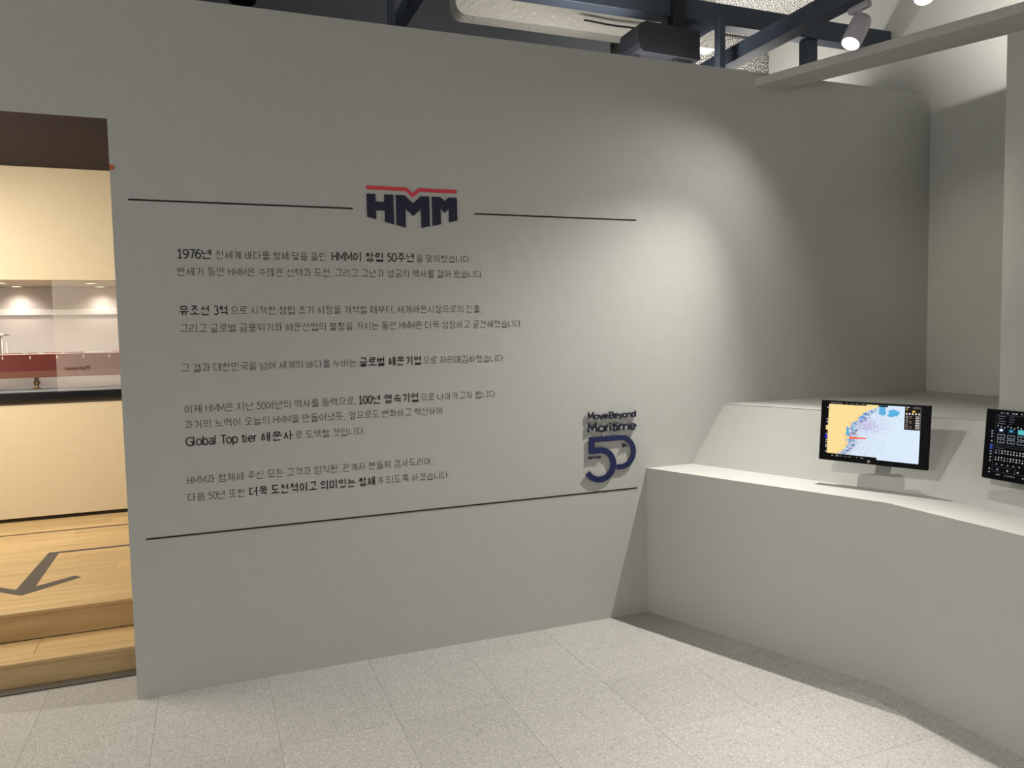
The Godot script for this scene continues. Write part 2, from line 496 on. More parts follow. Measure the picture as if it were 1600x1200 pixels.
# a cylinder spotlight; `face` is the middle of its glowing lens, `dir` the way it shines, `top` where its stem meets the track
func track_lamp(label: String, face: Vector3, dir: Vector3, top: Vector3, e: float, angle: float, blend := 1.0, spill := 0.0, c := Color(1.0, 0.985, 0.95)) -> Node3D:
	var d := dir.normalized()
	var o := thing("track_spotlight", label, "spotlight", face, "track spotlights")
	off = Vector3.ZERO
	var yb := -d
	var xb := yb.cross(Vector3.FORWARD).normalized()
	var b := Basis(xb, yb, xb.cross(yb).normalized())
	var st := st_new()
	lathe(st, [Vector2(0.040, 0.012), Vector2(0.043, -0.006), Vector2(0.047, -0.006), Vector2(0.049, 0.0), Vector2(0.049, 0.13), Vector2(0.045, 0.15), Vector2(0.03, 0.162), Vector2(0.0, 0.165)], 28, b)
	part("body", st, M.lamp_body, o)
	st = st_new()
	lathe(st, [Vector2(0.041, 0.010), Vector2(0.03, 0.004), Vector2(0.0, 0.002)], 24, b)
	part("lens", st, M.lens, o, "glowing round lens")
	var mid := -d * 0.11
	var t := top - face
	st = st_new()
	tube(st, [mid, Vector3(mid.x, t.y - 0.02, mid.z)], 0.011, 10)
	part("stem", st, M.lamp_body, o)
	st = st_new()
	box(st, Vector3(mid.x - 0.02, t.y - 0.03, mid.z - 0.06), Vector3(mid.x + 0.02, t.y, mid.z + 0.06), 0.004)
	part("track_adapter", st, M.lamp_body, o)
	spot(o, d * 0.015, d, e, angle, c, blend)
	if spill > 0.0: spot(o, d * 0.015, d, spill, 60.0, c, 1.0)
	return o

# ------------------------------------------------------------------ scene
func _ready() -> void:
	var cam := Camera3D.new()
	cam.name = "camera"
	cam.fov = 52.731
	cam.near = 0.05; cam.far = 60.0
	cam.transform = Transform3D(Basis(Vector3(0.93, -0.02, 0.367), Vector3(0.043, 0.998, -0.054), Vector3(-0.365, 0.066, 0.929)).orthonormalized(), Vector3(0, 1.55, 3.6249))
	var yaw := 0.3747; var pitch := -0.0663; var roll := -0.0196
	var fw := Vector3(sin(yaw) * cos(pitch), sin(pitch), -cos(yaw) * cos(pitch))
	var rt := Vector3(cos(yaw), 0, sin(yaw))
	var up := rt.cross(fw)
	cam.basis = Basis(rt * cos(roll) + up * sin(roll), -rt * sin(roll) + up * cos(roll), -fw)
	add_child(cam)
	cam.current = true
	var we := WorldEnvironment.new()
	we.name = "environment"
	var env := Environment.new()
	env.background_mode = Environment.BG_COLOR
	env.background_color = Color(0, 0, 0)
	env.tonemap_mode = Environment.TONE_MAPPER_LINEAR
	env.tonemap_exposure = 1.0
	env.sdfgi_enabled = true; env.ssao_enabled = true; env.ssil_enabled = true
	we.environment = env
	add_child(we)
	materials()
	lights()
	room()
	back_room()
	console()
	wall_graphics()
	screens()
	overhead()

func lights() -> void:
	track_lamp("round spotlight with a glowing face hanging above the left end of the sloping beam", Vector3(3.05, 2.955, 0.57), Vector3(-0.51, -0.80, 0.045), Vector3(3.06, 3.15, 0.57), 8.0, 37.2, 1.0, 1.3)
	track_lamp("dazzling spotlight at the top edge of the picture, right of the other lit spotlight", Vector3(3.02, 3.0, 1.02), Vector3(-0.424, -0.812, 0.457), Vector3(3.06, 3.15, 1.02), 4.8, 33.0, 0.85)
	track_lamp("spotlight aimed into the console niche, outside the picture", Vector3(0.50, 3.0, 1.60), Vector3(3.77, -1.25, -1.2), Vector3(0.50, 3.15, 1.60), 3.0, 11.0, 1.0, 0.0, Color(1, 0.94, 0.82))
	# lamps outside the picture; all after the monitor spotlight are added fill
	track_lamp("spotlight aimed at the monitors, outside the picture above the wall text", Vector3(0.50, 3.0, 0.60), Vector3(2.25, -2.2, 0.75), Vector3(0.50, 3.15, 0.60), 2.6, 30.0)
	track_lamp("added unseen spotlight aimed at the upper right wall, outside the picture", Vector3(3.15, 2.995, 1.75), Vector3(1.1, 0.26, -0.98), Vector3(3.06, 3.15, 1.75), 5.6, 22.0)  # added to brighten the wall above the header
	var o := thing("unseen_panel_light", "square white fill panel added on the ceiling behind the camera", "ceiling light", Vector3(1.0, 3.6, 4.8))  # unseen panel added for soft ambient fill
	off = Vector3.ZERO
	var st := st_new()
	box(st, Vector3(-0.62, 0, -0.62), Vector3(0.62, 0.06, 0.62), 0.005)
	part("frame", st, M.white, o)
	st = st_new()
	box(st, Vector3(-0.58, -0.006, -0.58), Vector3(0.58, 0.001, 0.58), 0.001)
	part("diffuser", st, M.soft_panel, o)
	area(o, Vector3(0, -0.02, 0), Vector2(1.16, 1.16), 1.2, Color(1, 0.99, 0.975))
	for k in 2:  # two glowing panels added out of view to fill the room
		o = thing("fill_panel", ["wide glowing fill panel added on the rear wall, outside the picture", "wide glowing fill panel added on the left side wall, outside the picture"][k], "fill light", [Vector3(1.2, 1.9, 6.99), Vector3(-4.99, 1.9, 2.7)][k])
		off = Vector3.ZERO
		var b := Basis() if k == 0 else Basis(Vector3.UP, -PI / 2)
		st = st_new(); box(st, Vector3(-1.25, -0.75, -0.09), Vector3(1.25, 0.75, 0.0), 0.004, b); part("frame", st, M.white, o)
		st = st_new(); box(st, Vector3(-1.2, -0.7, -0.096), Vector3(1.2, 0.7, -0.089), 0.001, b); part("diffuser", st, M.soft_panel, o)
		area(o, b * Vector3(0, 0, -0.11), Vector2(2.4, 1.4), [0.9, 6.6][k], Color(1, 0.995, 0.985), b * Vector3(0, 0, -1))

func area(parent: Node, at: Vector3, size: Vector2, e: float, c: Color, dir := Vector3.DOWN) -> void:
	var l := AreaLight3D.new()
	l.name = "panel_glow"
	l.area_size = size; l.area_normalize_energy = true
	l.light_energy = e; l.light_color = c; l.area_range = 16.0; l.area_attenuation = 2.0; l.shadow_enabled = true
	l.transform = Transform3D(Basis.looking_at(dir, Vector3.FORWARD if absf(dir.y) > 0.9 else Vector3.UP), at)
	parent.add_child(l, true)

func room() -> void:
	off = Vector3.ZERO
	# floor: a bed with vinyl tiles of 0.457 m on it
	var st := st_new()
	box(st, Vector3(-5, -0.2, -5), Vector3(5.6, -0.004, 7.2), 0.0)
	var floor_ := structure("floor", st, M.grout)
	var step := 0.4572
	var shapes := []
	for i in 3:
		st = st_new()
		box(st, Vector3(-step / 2 + 0.0003, -0.003, -step / 2 + 0.0003), Vector3(step / 2 - 0.0003, 0.003, step / 2 - 0.0003), 0.0008)
		shapes.append(st.commit())
	var r := RandomNumberGenerator.new(); r.seed = 4
	for ix in range(-6, 8):
		for iz in range(0, 9):
			var x := 0.2 + (ix + 0.5) * step; var z := (iz + 0.5) * step - 0.262
			if x > 2.9 or x < -1.8: continue
			var k := r.randi_range(0, 2)
			var t := MeshInstance3D.new()
			t.mesh = shapes[k]; t.material_override = M.tile[k]
			t.name = numbered("tile", floor_); t.position = Vector3(x, -0.003, z)
			floor_.add_child(t, true)
	st = st_new()
	box(st, Vector3(-5, -0.003, 3.85), Vector3(5.4, 0.0, 7.0), 0.0005)
	part("tile_field", st, M.tile[0], floor_)
	# text wall with the opening at its left
	st = st_new()
	box(st, Vector3(-0.339, 0, -0.03), Vector3(4.269, 2.98, 0), 0.0)
	box(st, Vector3(-5, 2.46, -0.004), Vector3(-0.339, 2.98, 0), 0.0)
	box(st, Vector3(-5, 2.54, -0.03), Vector3(-0.339, 2.98, -0.004), 0.0)
	box(st, Vector3(-5, 0, -0.03), Vector3(-1.75, 2.46, 0), 0.0)
	structure("wall_front", st, M.wall)
	st = st_new()
	box(st, Vector3(4.269, 0, -1.5), Vector3(4.40, 4.2, 4.0), 0.0)
	box(st, Vector3(4.269, 0, 4.0), Vector3(5.4, 4.2, 7.2), 0.0)
	structure("wall_right", st, M.wall)
	st = st_new()
	box(st, Vector3(-5.1, 0, -5.1), Vector3(-5, 4.2, 7.2), 0.0)
	structure("wall_left", st, M.dark_wall)
	st = st_new()
	box(st, Vector3(-5, 0, 7.0), Vector3(5.4, 4.2, 7.1), 0.0)
	structure("wall_rear", st, M.wall)
	st = st_new()
	box(st, Vector3(-5, 0, -3.9), Vector3(5.6, 4.2, -3.8), 0.0)
	box(st, Vector3(-5, 2.862, -1.80), Vector3(2.95, 3.9, -1.70), 0.0)
	box(st, Vector3(5.5, 0, -3.9), Vector3(5.6, 4.2, 7.2), 0.0)
	structure("wall_far", st, M.dark_wall)
	st = st_new()
	box(st, Vector3(-5.1, 3.9, -5.1), Vector3(5.6, 4.05, 7.2), 0.0)
	structure("ceiling", st, M.spray)
	st = st_new()
	box(st, Vector3(3.2, 2.87, -2.2), Vector3(5.5, 3.89, -1.62), 0.03)
	structure("wall_sprayed", st, M.spray)
	# sloping header beam over the console niche and the wall face under its far end
	st = st_new()
	prism(st, PackedVector2Array([Vector2(2.925, 0.0), Vector2(3.125, 0.0), Vector2(3.125 + 0.43 * 1.9, 1.9), Vector2(2.925 + 0.37 * 1.9, 1.9)]), xzy, 2.90, 2.945)
	structure("trim_1", st, M.wall)
	st = st_new()
	prism(st, PackedVector2Array([Vector2(3.561, 1.012), Vector2(3.66, 0.975), Vector2(4.269, 1.8), Vector2(4.269, 2.2), Vector2(3.125 + 0.43 * 2.2, 2.2)]), xzy, 0.0, 2.90)
	structure("wall_niche", st, M.wall)

func back_room() -> void:
	off = Vector3.ZERO
	var st := st_new()
	# low ceiling of the wooden room and its side walls
	box(st, Vector3(-4.9, 2.79, -3.8), Vector3(0.9, 2.86, -0.031), 0.0)
	structure("ceiling_low", st, M.lintel)
	st = st_new()
	box(st, Vector3(0.8, 0, -3.8), Vector3(0.9, 2.79, -0.03), 0.0)
	structure("wall_inner", st, M.cream)
	st = st_new()
	box(st, Vector3(-4.9, 0, -0.345), Vector3(0.78, 0.004, -0.285), 0.001)
	structure("trim_2", st, M.metal)
	# step and platform, planks along x
	var p := thing("wooden_step", "lower oak step in the opening left of the text wall", "step", Vector3(-1.6, 0, -0.35))
	st = st_new(); box(st, Vector3(-3.4, 0, -0.64), Vector3(0.4, 0.095, -0.358), 0.002); part("core", st, M.dark_gap, p)
	st = st_new(); box(st, Vector3(-3.4, 0.001, -0.358), Vector3(0.4, 0.095, -0.348), 0.0015); part("riser", st, M.wood[2], p)
	st = st_new(); box(st, Vector3(-3.4, 0.096, -0.44), Vector3(0.4, 0.116, -0.342), 0.003); part("nosing", st, M.wood[0], p)
	st = st_new(); box(st, Vector3(-3.4, 0.096, -0.632), Vector3(-0.80, 0.116, -0.4415), 0.0015); part("plank", st, M.wood[0], p)
	st = st_new(); box(st, Vector3(-0.7985, 0.096, -0.632), Vector3(0.4, 0.116, -0.4415), 0.0015); part("plank", st, M.wood[1], p)
	p = thing("wooden_platform", "raised oak plank platform in front of the ship display case", "platform", Vector3(-1.6, 0, -0.65))
	st = st_new(); box(st, Vector3(-3.4, 0, -3.5), Vector3(0.7, 0.235, -0.645), 0.002); part("core", st, M.dark_gap, p)
	st = st_new(); box(st, Vector3(-3.4, 0.117, -0.645), Vector3(0.7, 0.236, -0.635), 0.0015); part("riser", st, M.wood[2], p)
	st = st_new(); box(st, Vector3(-3.4, 0.237, -0.70), Vector3(0.7, 0.257, -0.629), 0.003); part("nosing", st, M.wood[0], p)
	var r := RandomNumberGenerator.new(); r.seed = 12
	var z := -0.7008
	while z > -3.4:
		var wz := minf(0.1385, z + 3.45)
		var x := -3.4
		var cut := -3.4 + r.randf_range(0.7, 1.9)
		while x < 0.7:
			var x1 := minf(cut, 0.7)
			st = st_new(); box(st, Vector3(x, 0.237, z - wz), Vector3(x1 - 0.001, 0.257, z - 0.0008), 0.0008)
			part("plank", st, M.wood[r.randi_range(0, 2)], p)
			x = x1; cut = x1 + r.randf_range(1.2, 1.9)
		z -= 0.1385
	# inlaid dark strip and arrow
	st = st_new()
	off = Vector3(-1.5, 0.257, -2.375)
	box(st, Vector3(-3.4, 0.2565, -2.388), Vector3(0.7, 0.2585, -2.368), 0.0003)
	solo("floor_strip", st, M.dark_gap, "thin dark strip across the oak platform just before the display case", "floor strip", off)
	st = st_new()
	off = Vector3(-0.94, 0.257, -0.95)
	var y := 0.2578
	prism(st, PackedVector2Array([Vector2(0.3, -1.765), Vector2(0.3, -1.728), Vector2(-0.892, -1.737), Vector2(-0.951, -1.782)]), xzy, 0.2572, y)
	prism(st, PackedVector2Array([Vector2(-0.892, -1.737), Vector2(-0.951, -1.782), Vector2(-0.9805, -1.0), Vector2(-0.894, -1.016)]), xzy, 0.2572, y)
	prism(st, PackedVector2Array([Vector2(-0.933, -0.914), Vector2(-0.69, -1.133), Vector2(-0.727, -1.178), Vector2(-0.955, -1.01), Vector2(-1.16, -1.205), Vector2(-1.19, -1.16)]), xzy, 0.2572, y + 0.0002)
	solo("floor_arrow", st, M.tape, "grey bent arrow marked on the oak platform floor", "floor marking", off)
	# display case
	p = thing("display_case", "cream built-in display case with a glass front and black ledge behind the opening", "display case", Vector3(-1.5, 0.257, -2.8))
	st = st_new(); box(st, Vector3(-3.8, 0.285, -3.7), Vector3(0.79, 1.10, -2.80), 0.003); part("base_panel", st, M.cream, p)
	st = st_new(); box(st, Vector3(-3.8, 0.2575, -3.7), Vector3(0.79, 0.283, -2.815), 0.002); part("plinth", st, M.dark_gap, p)
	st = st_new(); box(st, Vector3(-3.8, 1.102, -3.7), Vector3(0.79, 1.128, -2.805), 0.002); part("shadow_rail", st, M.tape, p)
	st = st_new(); box(st, Vector3(-3.8, 1.13, -3.6), Vector3(0.79, 1.185, -2.77), 0.006); part("ledge", st, M.counter, p)
	st = st_new(); box(st, Vector3(-3.8, 1.99, -3.6), Vector3(0.79, 2.788, -2.80), 0.003); part("fascia", st, M.cream, p)
	st = st_new(); box(st, Vector3(-3.8, 1.186, -3.7), Vector3(0.79, 1.988, -3.56), 0.002); part("back_panel", st, M.case_inside, p)
	st = st_new(); box(st, Vector3(-3.8, 1.76, -3.56), Vector3(0.79, 1.81, -3.545), 0.004); part("rail", st, M.white, p)
	st = st_new(); box(st, Vector3(-3.8, 1.187, -3.55), Vector3(0.79, 1.197, -2.83), 0.002); part("deck", st, M.grey, p)
	st = st_new(); box(st, Vector3(-3.8, 1.188, -2.804), Vector3(-0.50, 1.988, -2.798), 0.0); part("glass_pane", st, M.glass, p)
	st = st_new(); box(st, Vector3(-1.011, 1.188, -2.794), Vector3(0.79, 1.988, -2.788), 0.0); part("sliding_pane", st, M.hazed_glass_door, p)
	for q: Vector3 in [Vector3(-0.79, 1.99, -3.03), Vector3(-1.378, 1.99, -3.035), Vector3(-0.775, 1.99, -3.45), Vector3(-1.355, 1.99, -3.45), Vector3(-0.2, 1.99, -3.03), Vector3(-1.96, 1.99, -3.03)]:  # back row built as lamps where the front ones are mirrored
		var oq := off
		off = Vector3.ZERO
		st = st_new(); lathe(st, [Vector2(0.046, 0.0), Vector2(0.046, -0.006), Vector2(0.034, -0.008), Vector2(0.034, -0.004)], 20, Basis(), q - p.position); var ring := part("downlight_ring", st, M.white, p)
		st = st_new(); lathe(st, [Vector2(0.034, -0.004), Vector2(0.0, -0.006)], 20, Basis(), q - p.position)
		part("lens", st, M.warm_lens, ring)
		spot(p, q - p.position + Vector3(0, -0.02, 0), Vector3(0, -1, 0), 0.14, 70.0, Color(1, 0.955, 0.90), 1.0, 0.03)
		off = oq
	# the ship model and its stands
	p = thing("ship_model", "red-brown model ship hull behind the glass of the display case", "model ship", Vector3(-1.2, 1.29, -3.05))
	var xs := [-3.0, -2.8, -2.4, -1.2, 0.1, 0.45, 0.6]
	var bw := [0.03, 0.10, 0.13, 0.13, 0.13, 0.08, 0.004]
	for band in 2:
		st = st_new()
		var ya: float = [1.338, 1.288][band]
		var yt: float = [1.458, 1.338][band]
		for i in xs.size() - 1:
			var zc := -3.05
			var wa0: float = bw[i] * (1.0 if band == 0 else 0.82); var wa1: float = bw[i + 1] * (1.0 if band == 0 else 0.82)
			for s: float in [-1.0, 1.0]:
				quad(st, Vector3(xs[i], ya, zc + s * wa0), Vector3(xs[i + 1], ya, zc + s * wa1), Vector3(xs[i + 1], yt, zc + s * bw[i + 1]), Vector3(xs[i], yt, zc + s * bw[i]), Vector3(0, 0, s))
			quad(st, Vector3(xs[i], yt, zc - bw[i]), Vector3(xs[i + 1], yt, zc - bw[i + 1]), Vector3(xs[i + 1], yt, zc + bw[i + 1]), Vector3(xs[i], yt, zc + bw[i]), Vector3.UP)
			quad(st, Vector3(xs[i], ya, zc - wa0), Vector3(xs[i + 1], ya, zc - wa1), Vector3(xs[i + 1], ya, zc + wa1), Vector3(xs[i], ya, zc + wa0), Vector3.DOWN)
		part(["hull", "lower_hull"][band], st, [M.hull, M.hull_low][band], p)
	st = st_new()
	box(st, Vector3(-2.9, 1.4585, -2.932), Vector3(0.2, 1.464, -2.924), 0.001)
	part("gunwale", st, M.white, p)
	r.seed = 5
	var hx := -1.36
	while hx < 0.0:
		var l := r.randf_range(0.05, 0.13)
		st = st_new(); box(st, Vector3(hx, 1.4585, -3.03), Vector3(hx + l, 1.470, -2.95), 0.002)
		part("hatch", st, [M.deck_red, M.white, M.hull_low][r.randi_range(0, 2)], p)
		hx += l + r.randf_range(0.02, 0.05)
	for i in 5:
		st = st_new(); box(st, Vector3(-1.372 + i * 0.172, 1.425, -2.921), Vector3(-1.366 + i * 0.172, 1.447, -2.918), 0.0005)
		part("draught_mark", st, M.white, p)
	st = st_new()
	box(st, Vector3(-1.62, 1.458, -3.12), Vector3(-1.40, 1.60, -2.98), 0.006)
	box(st, Vector3(-1.66, 1.60, -3.15), Vector3(-1.36, 1.615, -2.95), 0.004)
	box(st, Vector3(-1.385, 1.458, -3.0), Vector3(-1.375, 1.60, -2.99), 0.001)
	box(st, Vector3(-1.355, 1.458, -3.0), Vector3(-1.347, 1.56, -2.99), 0.001)
	part("bridge_house", st, M.white, p)
	for i in 2:
		var at := Vector3([-1.186, -0.1][i], 1.197, -3.05)
		off = Vector3.ZERO
		st = st_new(); lathe(st, [Vector2(0.0, 0), Vector2(0.036, 0), Vector2(0.036, 0.008), Vector2(0.016, 0.014), Vector2(0.012, 0.03), Vector2(0.024, 0.045), Vector2(0.022, 0.058), Vector2(0.011, 0.068), Vector2(0.018, 0.08), Vector2(0.018, 0.091), Vector2(0.0, 0.091)], 20)
		solo("display_stand", st, M.brass, ["turned brass post under the ship hull in plain view through the glass", "turned brass post under the far end of the ship hull, hidden by the text wall"][i], "display stand", at, "brass posts under the model ship")
	# reflection of a word, drawn as mirrored letters on the sliding pane
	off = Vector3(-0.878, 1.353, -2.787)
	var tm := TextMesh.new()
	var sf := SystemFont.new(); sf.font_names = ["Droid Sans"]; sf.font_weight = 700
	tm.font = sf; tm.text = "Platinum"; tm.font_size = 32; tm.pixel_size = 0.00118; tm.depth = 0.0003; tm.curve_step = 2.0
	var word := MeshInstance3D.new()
	word.mesh = tm; word.material_override = M.reflection_ink; word.name = "reflected_lettering"
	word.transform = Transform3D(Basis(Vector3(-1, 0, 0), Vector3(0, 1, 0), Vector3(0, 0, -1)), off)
	word.set_meta("label", "small mirrored word reading Platinum, a reflection drawn on the display case glass"); word.set_meta("category", "lettering")
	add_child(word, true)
	# orange tape scrap at the wall edge
	off = Vector3(-0.336, 2.262, 0)
	st = st_new()
	prism(st, PackedVector2Array([Vector2(-0.338, 2.252), Vector2(-0.322, 2.254), Vector2(-0.326, 2.262), Vector2(-0.318, 2.268), Vector2(-0.332, 2.271), Vector2(-0.3385, 2.275)]), xyz, 0.0005, 0.003)
	solo("tape_scrap", st, M.orange, "tiny orange scrap of tape on the left edge of the text wall", "tape", off)
	track_lamp("added unseen spotlight washing the front of the display case, outside the picture", Vector3(-2.0, 2.55, -0.55), Vector3(0.55, -0.22, -1.0), Vector3(-2.0, 2.79, -0.55), 3.6, 55.0, 1.0, 0.0, Color(1, 0.965, 0.90))  # added to lift the top of the fascia
	# warm ceiling light of the wooden room, above the opening and out of sight
	var o := thing("unseen_panel_light", "warm light panel in the wooden room, hidden left of the opening", "ceiling light", Vector3(-2.15, 2.78, -1.15))
	off = Vector3.ZERO
	st = st_new(); box(st, Vector3(-0.52, -0.02, -0.92), Vector3(0.52, 0.009, 0.92), 0.004); part("frame", st, M.white, o)
	st = st_new(); box(st, Vector3(-0.5, -0.024, -0.9), Vector3(0.5, -0.019, 0.9), 0.001); part("diffuser", st, M.soft_panel, o)
	area(o, Vector3(0, -0.035, 0), Vector2(1.0, 1.8), 7.7, Color(1, 0.965, 0.89))

func console() -> void:
	var o := thing("console_counter", "angled grey built-in console with a ledge, sloping panel and upper shelf", "counter", Vector3(2.65, 0, 1.19))
	var zb := 1.19; var ze := 3.6
	var xf := func(z: float) -> float: return 2.204 + 0.378 * z
	var front := [Vector2(2.204, 0.0), Vector2(2.652, zb), Vector2(2.645, ze)]
	var lback := [Vector2(2.497, 0.0), Vector2(2.926, zb), Vector2(2.945, ze)]
	var sfront := [Vector2(2.715, 0.0), Vector2(3.145, zb + 0.03), Vector2(3.165, ze)]
	var st: SurfaceTool
	for i in 2:
		st = st_new()
		var a: Vector2 = front[i]; var b: Vector2 = front[i + 1]
		var n := Vector2(b.y - a.y, a.x - b.x).normalized() * 0.02
		prism(st, PackedVector2Array([a, b, b + n, a + n]), xzy, 0.0, 0.7965)
		part("front_panel", st, M.console, o)
		st = st_new()
		var c: Vector2 = lback[i]; var d: Vector2 = lback[i + 1]
		prism(st, PackedVector2Array([a, b, d + Vector2(0.03, 0), c + Vector2(0.03, 0)]), xzy, 0.7968, 0.80)
		part("ledge", st, M.console, o)
		st = st_new()
		var e: Vector2 = sfront[i]; var f: Vector2 = sfront[i + 1]
		var p0 := Vector3(c.x, 0.8, c.y); var p1 := Vector3(d.x, 0.8, d.y); var p2 := Vector3(f.x, 1.122, f.y); var p3 := Vector3(e.x, 1.122, e.y)
		var t := Vector3(0.03, -0.02, 0)
		quad(st, p0, p1, p2, p3, Vector3(-1, 0.7, 0))
		quad(st, p0 + t, p1 + t, p2 + t, p3 + t, Vector3(1, -0.7, 0))
		quad(st, p0, p1, p1 + t, p0 + t, Vector3(0, -1, 0)); quad(st, p3, p2, p2 + t, p3 + t, Vector3(0, 1, 0))
		quad(st, p0, p3, p3 + t, p0 + t, Vector3(0, 0, -1)); quad(st, p1, p2, p2 + t, p1 + t, Vector3(0, 0, 1))
		part("sloping_panel", st, M.console, o)
	st = st_new()
	prism(st, PackedVector2Array([sfront[0], sfront[1], sfront[2], Vector2(3.54, ze), Vector2(3.54, 1.2), Vector2(3.548, 1.006), Vector2(3.66, 0.965), Vector2(4.267, 1.7), Vector2(4.267, 0.0)]), xzy, 1.1222, 1.1262)
	part("shelf", st, M.console, o)

func wall_graphics() -> void:
	var z := 0.0012
	# three rules
	for q: Array in [[-0.276, 0.655, 2.134, "thin black line on the wall left of the red and navy logo"], [1.245, 2.152, 2.132, "thin black line on the wall right of the red and navy logo"], [-0.275, 2.142, 0.696, "long thin black line on the wall below all the text"]]:
		off = Vector3((q[0] + q[1]) / 2.0, q[2], 0)
		var st := st_new()
		box(st, Vector3(q[0], q[2] - 0.0036, 0.0002), Vector3(q[1], q[2] + 0.0036, 0.0016), 0.0002)
		solo("rule_line", st, M.rule, q[3], "wall line", off, "black lines framing the wall text")
	# logo
	var o := thing("logo_sign", "raised wall logo of three navy letters under a notched red bar", "sign", Vector3(0.94, 2.05, 0))
	var polys := [
		["red_bar", [0.72, 2.2415, 0.910, 2.2415, 0.938, 2.215, 0.967, 2.2415, 1.1565, 2.2415, 1.1565, 2.225, 0.973, 2.225, 0.938, 2.1955, 0.906, 2.225, 0.72, 2.225], "notched red bar", M.red],
		["letter", [0.72, 2.2045, 0.761, 2.2045, 0.761, 2.170, 0.8025, 2.170, 0.8025, 2.2045, 0.8455, 2.2045, 0.8455, 2.0675, 0.8025, 2.0785, 0.8025, 2.1295, 0.762, 2.1295, 0.762, 2.0885, 0.72, 2.0995], "navy letter H", M.navy_dark],
		["letter", [0.8575, 2.2045, 0.9, 2.2045, 0.9385, 2.1685, 0.977, 2.2045, 1.019, 2.2045, 1.019, 2.0655, 0.9775, 2.0545, 0.9775, 2.1435, 0.939, 2.110, 0.9015, 2.1425, 0.9015, 2.0545, 0.8575, 2.0655], "large navy letter M", M.navy_dark],
		["letter", [1.032, 2.2045, 1.0745, 2.2045, 1.095, 2.186, 1.116, 2.2045, 1.157, 2.2045, 1.157, 2.0965, 1.115, 2.0865, 1.115, 2.1525, 1.095, 2.130, 1.0745, 2.1515, 1.0745, 2.0765, 1.032, 2.0665], "small navy letter M", M.navy_dark]]
	for q: Array in polys:
		var pp := PackedVector2Array()
		for i in range(0, q[1].size(), 2): pp.append(Vector2(q[1][i], q[1][i + 1]))
		var st := st_new()
		prism(st, pp, xyz, 0.0003, 0.004)
		part(q[0], st, q[3], o, q[2])
	# ten lines of Korean text: [height, [bold, text, x0, x1], ...]
	var lines := [
		[1.912, "first line of Korean wall text, opening with the bold year 1976", [1, "1976년", -0.101, 0.043], [0, "전세계 바다를 향해 닻을 올린", 0.056, 0.528], [1, "HMM이 창립 50주년", 0.551, 0.942], [0, "을 맞이했습니다.", 0.947, 1.222]],
		[1.8387, "second line of Korean wall text, all thin, directly under the year line", [0, "반세기 동안 HMM은 수많은 선택과 도전, 그리고 고난과 성공의 역사를 걸어 왔습니다.", -0.103, 1.283]],
		[1.670, "third line of Korean wall text, opening with bold words and the figure 3", [1, "유조선 3척", -0.102, 0.098], [0, "으로 시작한 창립 초기 시장을 개척할 때부터, 세계해운시장으로의 진출,", 0.105, 1.269]],
		[1.5945, "fourth and longest line of Korean wall text, all thin", [0, "그리고 글로벌 금융위기와 해운산업의 불황을 거치는 동안 HMM은 더욱 성장하고 굳건해졌습니다.", -0.102, 1.486]],
		[1.4243, "single line of Korean wall text standing alone between two gaps", [0, "그 결과 대한민국을 넘어 세계의 바다를 누비는", -0.104, 0.649], [1, "글로벌 해운기업", 0.661, 0.962], [0, "으로 자리매김하였습니다.", 0.968, 1.387]],
		[1.2465, "line of Korean wall text with the bold figure 100 in its middle", [0, "이제 HMM은 지난 50여년의 역사를 동력으로,", -0.1, 0.638], [1, "100년 영속기업", 0.651, 0.944], [0, "으로 나아가고자 합니다.", 0.95, 1.342]],
		[1.1785, "thin line of Korean wall text directly above the Global Top tier line", [0, "과거의 노력이 오늘의 HMM을 만들어냈듯,", -0.102, 0.585], [0, "앞으로도 변화하고 혁신하여", 0.605, 1.061]],
		[1.103, "line of wall text opening with the bold English words Global Top tier", [1, "Global Top tier 해운사", -0.101, 0.352], [0, "로 도약할 것입니다.", 0.359, 0.679]],
		[0.9353, "second line from the bottom of the Korean wall text, all thin", [0, "HMM과 함께해 주신 모든 고객과 임직원, 관계자 분들께 감사드리며,", -0.102, 1.0]],
		[0.8605, "lowest line of Korean wall text, bold in its middle, above the long rule", [0, "다음 50년 또한", -0.103, 0.137], [1, "더욱 도전적이고 의미있는 항해", 0.151, 0.721], [0, "가 되도록 하겠습니다.", 0.725, 1.085]]]
	for q: Array in lines:
		o = thing("wall_text_line", q[1], "lettering", Vector3(0.5, q[0], 0), "lines of Korean wall text")
		for k in range(2, q.size()):
			var run: Array = q[k]
			var bold: bool = run[0] == 1
			var st := st_new()
			lettering(st, run[1], run[2], run[3], q[0] + (0.002 if bold else 0.0), 0.0495 if bold else 0.0425, 0.0050 if bold else 0.0024, z)
			part("bold_words" if bold else "thin_words", st, M.ink if bold else M.thin_ink, o)
	anniversary()

func arc(cx: float, cy: float, rx: float, ry: float, a0: float, a1: float, n := 28) -> PackedVector2Array:
	var p := PackedVector2Array()
	for i in n + 1:
		var t := deg_to_rad(lerpf(a0, a1, float(i) / n))
		p.append(Vector2(cx + rx * cos(t), cy + ry * sin(t)))
	return p

